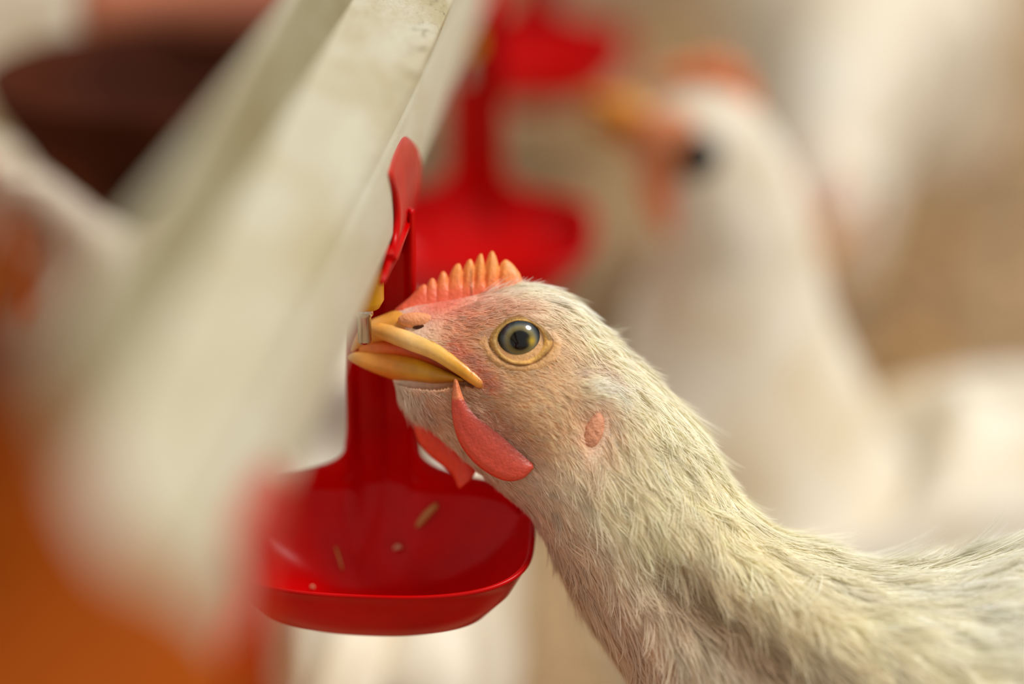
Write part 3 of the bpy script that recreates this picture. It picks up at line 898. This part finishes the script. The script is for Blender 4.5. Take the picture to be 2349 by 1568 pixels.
    pull = (0.25 + 0.35 * big)
    V = np.zeros((n, K, 2, 3))
    curl = rng.normal(0, 0.10, n)
    fi, fj = ii + f1, jj + f2
    hop = l / (K - 1)
    surf = []; dirv = d.copy()
    for k in range(K):
        q0 = gs(G, fi, fj); nk = gs(nor, fi, fj); nk /= np.linalg.norm(nk, axis=1)[:, None] + 1e-9
        surf.append((q0, nk))
        gi, gj = gs(Gi, fi, fj), gs(Gj, fi, fj)
        dirv = dirv - nk * (dirv * nk).sum(1)[:, None]; dirv /= np.linalg.norm(dirv, axis=1)[:, None] + 1e-9
        # least squares step in the tangent plane
        aa, bb, ab = (gi * gi).sum(1), (gj * gj).sum(1), (gi * gj).sum(1)
        da, db = (gi * dirv).sum(1), (gj * dirv).sum(1); det = np.maximum(aa * bb - ab * ab, 1e-3)
        fi = fi + np.clip(hop * (da * bb - db * ab) / det, -20, 20); fj = fj + np.clip(hop * (db * aa - da * ab) / det, -20, 20)
    tips_ = surf[-1][0]
    tipc = tips_[cidx][cell]
    for k, tk in enumerate(tau):
        q0, nk = surf[k]
        q = q0 + (tipc - q0) * (pull * tk ** 1.6)[:, None] * 0.8
        q = q + nk * (l * lift * tk ** 1.3 + 1.0)[:, None] + np.cross(d, nn) * (l * curl * tk ** 2)[:, None]
        hw = wid * (0.75 + 0.6 * tk) * (1 - tk ** 2.2) * 0.5 + 0.15
        V[:, k, 0] = q - sd * hw[:, None]; V[:, k, 1] = q + sd * hw[:, None]
    nw_ = 26
    for q in range(nw_):
        a_ = np.array((rng.uniform(1105, 1200), rng.uniform(662, 672), rng.uniform(-34, -20)))
        b_ = a_ + np.array((rng.uniform(22, 60), rng.uniform(-26, -8), rng.uniform(-4, 6)))
        for k, tk in enumerate(tau):
            c_ = a_ + (b_ - a_) * tk + np.array((0, -7 * math.sin(math.pi * tk * 0.6), 0))
            V[q, k, 0] = c_ - np.array((0.2, 0.9, 0)) * (1 - tk * 0.8); V[q, k, 1] = c_ + np.array((0.2, 0.9, 0)) * (1 - tk * 0.8)
        p[q] = (1300, 690, -40)
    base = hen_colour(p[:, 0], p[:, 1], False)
    br = cbr[cell] * rng.normal(1.0, 0.07, n)
    cols = np.zeros((n, K, 2, 3))
    for k, tk in enumerate(tau):
        wht = (0.20 + 0.25 * (l < 45)[:, None]) * tk
        cols[:, k, :, :] = (np.clip(base * br[:, None] * (0.96 + 0.1 * tk), 0, 0.94) * (1 - wht) + wht * C(246, 240, 226))[:, None, :]
    chinw = chin[:, None, None, None] * 0.8
    cols = cols * (1 - chinw) + chinw * C(244, 236, 222)
    idx = np.arange(n * K * 2).reshape(n, K, 2)
    Fq = np.stack([idx[:, :-1, 0], idx[:, :-1, 1], idx[:, 1:, 1], idx[:, 1:, 0]], -1).reshape(-1, 4)
    Vw = Harr(V.reshape(-1, 3)).astype(np.float32)
    me = bpy.data.meshes.new('feathers')
    me.vertices.add(len(Vw)); me.vertices.foreach_set('co', Vw.ravel())
    me.loops.add(Fq.size); me.loops.foreach_set('vertex_index', Fq.ravel().astype(np.int32))
    me.polygons.add(len(Fq)); me.polygons.foreach_set('loop_start', np.arange(0, Fq.size, 4, dtype=np.int32))
    me.polygons.foreach_set('loop_total', np.full(len(Fq), 4, np.int32))
    me.update(calc_edges=True); me.polygons.foreach_set('use_smooth', np.ones(len(Fq), bool))
    at = me.color_attributes.new('Col', 'FLOAT_COLOR', 'POINT')
    cc = np.ones((len(Vw), 4), np.float32); cc[:, :3] = cols.reshape(-1, 3); at.data.foreach_set('color', cc.ravel())
    me.materials.append(M_FEATHER)
    o = bpy.data.objects.new('feathers', me); COL.objects.link(o); o.parent = HEN
    tag(o, 'cream white feathers, short on the face and longer down the neck', kind='stuff')
    print('feather barbs', n)
build_feathers()

# --- legs of the main hen (below the frame)
def leg_mesh(hip, foot, fwd, sc=1.0):
    hip, foot, fwd = Vector(hip), Vector(foot), Vector(fwd).normalized()
    side_ = fwd.cross(PZ)
    hock = hip.lerp(foot, 0.45) - fwd * 0.018 * sc
    V, f = tube_pts([hip + PZ * 0.03, hip, hock, foot + PZ * 0.008], [0.016 * sc, 0.013 * sc, 0.0062 * sc, 0.0052 * sc], 10)
    V = list(V); f = list(f)
    for ang, ln in ((-32, 0.04), (0, 0.05), (32, 0.04), (180, 0.02)):
        a = math.radians(ang); dd = fwd * math.cos(a) + side_ * math.sin(a)
        v2, f2 = tube_pts([foot + PZ * 0.009, foot + dd * ln * 0.5 * sc + PZ * 0.007, foot + dd * ln * sc + PZ * 0.0032], [0.0046 * sc, 0.0038 * sc, 0.0022 * sc], 8)
        o = len(V); V += list(v2); f += [tuple(i + o for i in q) for q in f2]
    return V, f
for sg in (-1, 1):
    hip = H(2700, 2380, sg * 260); foot = Vector((hip.x - 0.005, hip.y, FLOOR_Z))
    V, f = leg_mesh(hip, foot, (-1, 0, 0)); fix_normals(mesh_obj('leg', V, f, M_LEG, HEN))
settle(HEN)

# ------------------------------------------------------------------ other hens
def make_hen(eye_pos, heading, pitch=20, label='', crouch=0.0, neck_lean=0.3, size=1.0, body_back=0.13, back_z=0.175):
    """eye_pos: world point of the head; heading: degrees, 180 = facing image left; body stands on the floor"""
    h = Vector((math.cos(math.radians(heading)), math.sin(math.radians(heading)), 0))
    sd = h.cross(PZ); s = size
    p = math.radians(pitch); hd = h * math.cos(p) + PZ * math.sin(p); hu = sd.cross(hd) * -1
    if hu.z < 0: hu = -hu
    head = Vector(eye_pos)
    bc = Vector((head.x, head.y, FLOOR_Z + back_z * s)) - h * body_back * s
    root = empty('hen', (bc.x, bc.y, FLOOR_Z), label, 'hen', 'white hens')
    back_ = head - hd * 0.009 * s
    spine = [bc - h * 0.135 * s + PZ * 0.055 * s, bc - h * 0.11 * s + PZ * 0.03 * s, bc - h * 0.05 * s, bc + h * 0.02 * s, bc + h * 0.065 * s + PZ * 0.03 * s,
             (bc + h * 0.075 * s + PZ * 0.06 * s).lerp(back_ - PZ * 0.03 * s - h * neck_lean * 0.02, 0.45), back_ - PZ * 0.03 * s - hd * 0.004 * s, back_ - PZ * 0.006 * s + hd * 0.004 * s,
             head + hd * 0.002 * s, head + hd * 0.014 * s - hu * 0.003 * s, head + hd * 0.021 * s - hu * 0.005 * s]
    rv = [0.012, 0.045, 0.078, 0.085, 0.066, 0.038, 0.026, 0.0215, 0.020, 0.013, 0.004]
    rl = [0.010, 0.042, 0.070, 0.074, 0.056, 0.034, 0.022, 0.0185, 0.0155, 0.0105, 0.004]
    n, na = 90, 32
    P = spline([tuple(q) for q in spine], n); t = np.linspace(0, len(spine) - 1, n)
    RV, RL = np.interp(t, range(len(rv)), rv) * s, np.interp(t, range(len(rl)), rl) * s
    T = np.gradient(P, axis=0); T /= np.linalg.norm(T, axis=1)[:, None]
    S_ = np.array(sd)
    V = []
    for i in range(n):
        up = np.cross(S_, T[i]); up /= np.linalg.norm(up)
        for j in range(na):
            a = 2 * math.pi * j / na
            nv = noise.noise(Vector(P[i] * 30 + up * math.cos(a) * 1.6 + S_ * math.sin(a) * 1.6)) * 0.06
            V.append(P[i] + up * (RV[i] * math.cos(a) * (1 + nv)) + S_ * (RL[i] * math.sin(a) * (1 + nv)))
    f = grid_faces(n, na); f.append(tuple(range(na))); f.append(tuple((n - 1) * na + j for j in range(na)))
    fix_normals(mesh_obj('body', V, f, M_WHITE, root))
    # bare face patch each side, eyes, beak, comb, wattles
    for sg in (-1, 1):
        V, f = ellipsoid(head + hd * 0.003 * s + sd * sg * 0.0085 * s - hu * 0.003 * s, (0.019 * s, 0.0085 * s, 0.0135 * s), (hd, sd, hu))
        fix_normals(mesh_obj('face_patch', V, f, M_FACE, root))
        V, f = ellipsoid(head + sd * sg * 0.0155 * s, (0.0076 * s, 0.0040 * s, 0.0074 * s), (hd, sd, hu), 16, 10)
        fix_normals(mesh_obj('eye', V, f, M_BGEYE, root))
        pa = [head + hd * 0.012 * s + sd * sg * 0.008 * s - hu * 0.012 * s, head + hd * 0.012 * s + sd * sg * 0.011 * s - PZ * 0.022 * s, head + hd * 0.008 * s + sd * sg * 0.010 * s - PZ * 0.031 * s]
        V, f = tube_pts([tuple(q) for q in pa], [0.004 * s, 0.0062 * s, 0.003 * s], 10)
        fix_normals(mesh_obj('wattle', V, f, M_BGCOMB, root))
    for nm, off, r0, ln in (('upper_beak', -0.003, 0.0075, 0.040), ('lower_beak', -0.0095, 0.0055, 0.036)):
        pa = [head + hd * 0.014 * s + hu * off * s, head + hd * 0.026 * s + hu * (off + 0.001) * s, head + hd * ln * s + hu * (off - 0.002) * s]
        V, f = tube_pts([tuple(q) for q in pa], [r0 * s, r0 * 0.75 * s, 0.0012 * s], 12)
        fix_normals(mesh_obj(nm, V, f, M_BGBEAK, root))
    # comb: blade with teeth
    cv = []; m = 41
    for i in range(m):
        tt = i / (m - 1); x = 0.024 - 0.042 * tt
        base = 0.010 + 0.009 * math.sin(math.pi * min(tt * 1.15, 1)); hgt = (0.004 + 0.007 * math.sin(math.pi * tt)) * (0.65 + 0.35 * abs(math.sin(tt * 6 * math.pi)))
        for sg in (-1, 1):
            cv.append(head + hd * x * s + hu * base * s + sd * sg * 0.0022 * s); cv.append(head + hd * x * s + hu * (base + hgt) * s + sd * sg * 0.0008 * s)
    f = []
    for i in range(m - 1):
        a = i * 4
        f += [(a, a + 1, a + 5, a + 4), (a + 2, a + 6, a + 7, a + 3), (a + 1, a + 3, a + 7, a + 5), (a, a + 4, a + 6, a + 2)]
    f += [(0, 2, 3, 1), ((m - 1) * 4, (m - 1) * 4 + 1, (m - 1) * 4 + 3, (m - 1) * 4 + 2)]
    fix_normals(mesh_obj('comb', cv, f, M_BGCOMB, root))
    # wings, tail, legs
    for sg in (-1, 1):
        V = []; nu, nv = 24, 14
        for i in range(nu):
            tt = i / (nu - 1)
            for j in range(nv):
                a = 2 * math.pi * j / nv
                hh = 0.052 * math.sin(math.pi * min(tt * 0.9 + 0.08, 1)) ** 0.7
                V.append(bc + h * (0.06 - 0.19 * tt) * s + PZ * (0.02 + 0.01 * tt + hh * math.cos(a)) * s + sd * sg * (0.060 - 0.02 * tt + 0.014 * math.sin(a)) * s)
        f = grid_faces(nu, nv); f.append(tuple(range(nv))); f.append(tuple((nu - 1) * nv + j for j in range(nv)))
        fix_normals(mesh_obj('wing', V, f, M_WHITE, root))
        hip = bc + sd * sg * 0.035 * s - PZ * 0.06 * s; foot = Vector((hip.x, hip.y, FLOOR_Z))
        V, f = leg_mesh(hip, foot, h, 0.9); fix_normals(mesh_obj('leg', V, f, M_LEG, root))
    V = []
    for i in range(10):
        tt = i / 9
        for j in range(14):
            a = 2 * math.pi * j / 14
            V.append(bc - h * (0.10 + 0.085 * tt) * s + PZ * (0.045 + 0.055 * tt + (0.035 + 0.012 * tt) * math.cos(a)) * s + sd * (0.022 * (1 - 0.55 * tt) * math.sin(a)) * s)
    f = grid_faces(10, 14); f.append(tuple(range(14))); f.append(tuple(9 * 14 + j for j in range(14)))
    fix_normals(mesh_obj('tail', V, f, M_WHITE, root))
    settle(root)
    return root
make_hen(W(1612, 330, 0.90), 172, 27, 'blurred white hen just behind, its beak raised beside the second red cup', body_back=0.085, back_z=0.145)
make_hen(W(1888, 460, 1.32), 258, -25, 'very blurred hen facing the camera with lowered head, past the second hen\'s nape', body_back=0.22)
make_hen(W(1290, -560, 1.96), 108, 10, 'bright white blurred hen at the top behind the farthest cup')
make_hen(W(730, 470, 1.035), 91, -15, 'white blurred hen beneath the sharp drip cup, its head behind the rail', back_z=0.155)
make_hen(W(-40, 540, 0.93), 270, -5, 'white blurred hen left of the pipe below the dark feeder')
make_hen(W(420, -150, 1.62), 15, 0, 'cream blurred hen at the upper left corner')

# ------------------------------------------------------------------ regulator at the near end of the line
def regulator():
    c = W(-40, 1130, 0.335)
    d = (c - PN); e = d.dot(PE)
    base_z = PN.z - 0.004
    ax = Vector((c.x, c.y, 0))
    root = empty('pressure_regulator', (c.x, c.y, base_z), 'very blurred amber brown regulator with upright tube at the lower left', 'regulator')
    k = 0.0000536
    top = base_z
    zz = lambda v: W(20, v, 0.335).z - base_z
    prof = [(0.0, 0.0), (30 * 1e-3, 0.0), (31e-3, 0.006), (31e-3, zz(1640)), (28e-3, zz(1570)), (20e-3, zz(1460)), (16e-3, zz(1330)), (13.5e-3, zz(1200)), (12e-3, zz(1060)), (11e-3, zz(930)), (0, zz(920))]
    V, f = lathe(prof, Vector((c.x, c.y, base_z))); fix_normals(mesh_obj('bell', V, f, M_AMBER, root))
    prof = [(0, zz(1000)), (9e-3, zz(1000)), (8.6e-3, zz(560)), (10e-3, zz(555)), (10e-3, zz(470)), (0, zz(465))]
    V, f = lathe(prof, Vector((c.x, c.y, base_z)), na=24); fix_normals(mesh_obj('breather_tube', V, f, M_AMBER, root))
    settle(root)
regulator()

# ------------------------------------------------------------------ hanging feeder, upper left
def feeder():
    D = 0.88
    c = W(345, 350, D); px = D / FPX
    root = empty('feeder', W(270, 480, D), 'blurred dark brown feeder cone hanging from a faded red tube at upper left', 'feeder')
    zz = lambda v: (300 - v) * px / math.cos(PITCH)
    prof = [(0, zz(490)), (40 * px, zz(485)), (140 * px, zz(420)), (270 * px, zz(300)), (350 * px, zz(180)), (370 * px, zz(120)), (358 * px, zz(110)), (330 * px, zz(170)), (60 * px, zz(380)), (0, zz(385))]
    V, f = lathe(prof, c); fix_normals(mesh_obj('cone', V, f, M_BROWN, root))
    a = W(235, 30, D + 0.06) ; b = W(900, -20, D + 0.02)
    V, f = tube_pts([tuple(a.lerp(b, t)) for t in np.linspace(0, 1, 12)], 0.016, 20)
    fix_normals(mesh_obj('feed_tube', V, f, M_PINKRED, root))
    settle(root)
feeder()

# ------------------------------------------------------------------ bits lying in the sharp tray
bpy.context.view_layer.update()
def tray_point(px, py, lift=0.0006):
    tr = [c for c in cup.children if c.name.startswith('tray')][0]; mw = cup.matrix_world
    bv = BVHTree.FromPolygons([mw @ v.co for v in tr.data.vertices], [tuple(p.vertices) for p in tr.data.polygons])
    d = (W(px, py, 1) - CAM).normalized()
    hit = bv.ray_cast(CAM, d)
    return (hit[0] + hit[1] * lift) if hit[0] is not None else None
def bit(name, a, b, r, mat, label, cat):
    p, q = tray_point(*a), tray_point(*b)
    if p is None or q is None: return
    pts = [p.lerp(q, t) + Vector((0, 0, 0.0004 * math.sin(math.pi * t))) for t in np.linspace(0, 1, 7)]
    V, f = tube_pts([tuple(x) for x in pts], [r * (0.7 + 0.3 * math.sin(math.pi * t)) for t in np.linspace(0, 1, 7)], 8)
    root = fix_normals(mesh_obj(name, V, f, mat)); tag(root, label, cat)
bit('straw', (958, 1208), (1004, 1156), 0.0009, M_STRAW, 'short brown straw lying in the sharp red tray below the stem', 'straw')
bit('straw', (770, 1255), (786, 1310), 0.00025, M_STRAW, 'hair-thin straw lying in the sharp red tray, left of centre', 'straw')
bit('crumb', (905, 1261), (921, 1258), 0.0006, M_CRUMB, 'pale feed crumb in the middle of the sharp red tray', 'crumb')
bit('crumb', (713, 1352), (719, 1353), 0.0004, M_CRUMB, 'tiny pale crumb just inside the front rim of the sharp red tray', 'crumb')
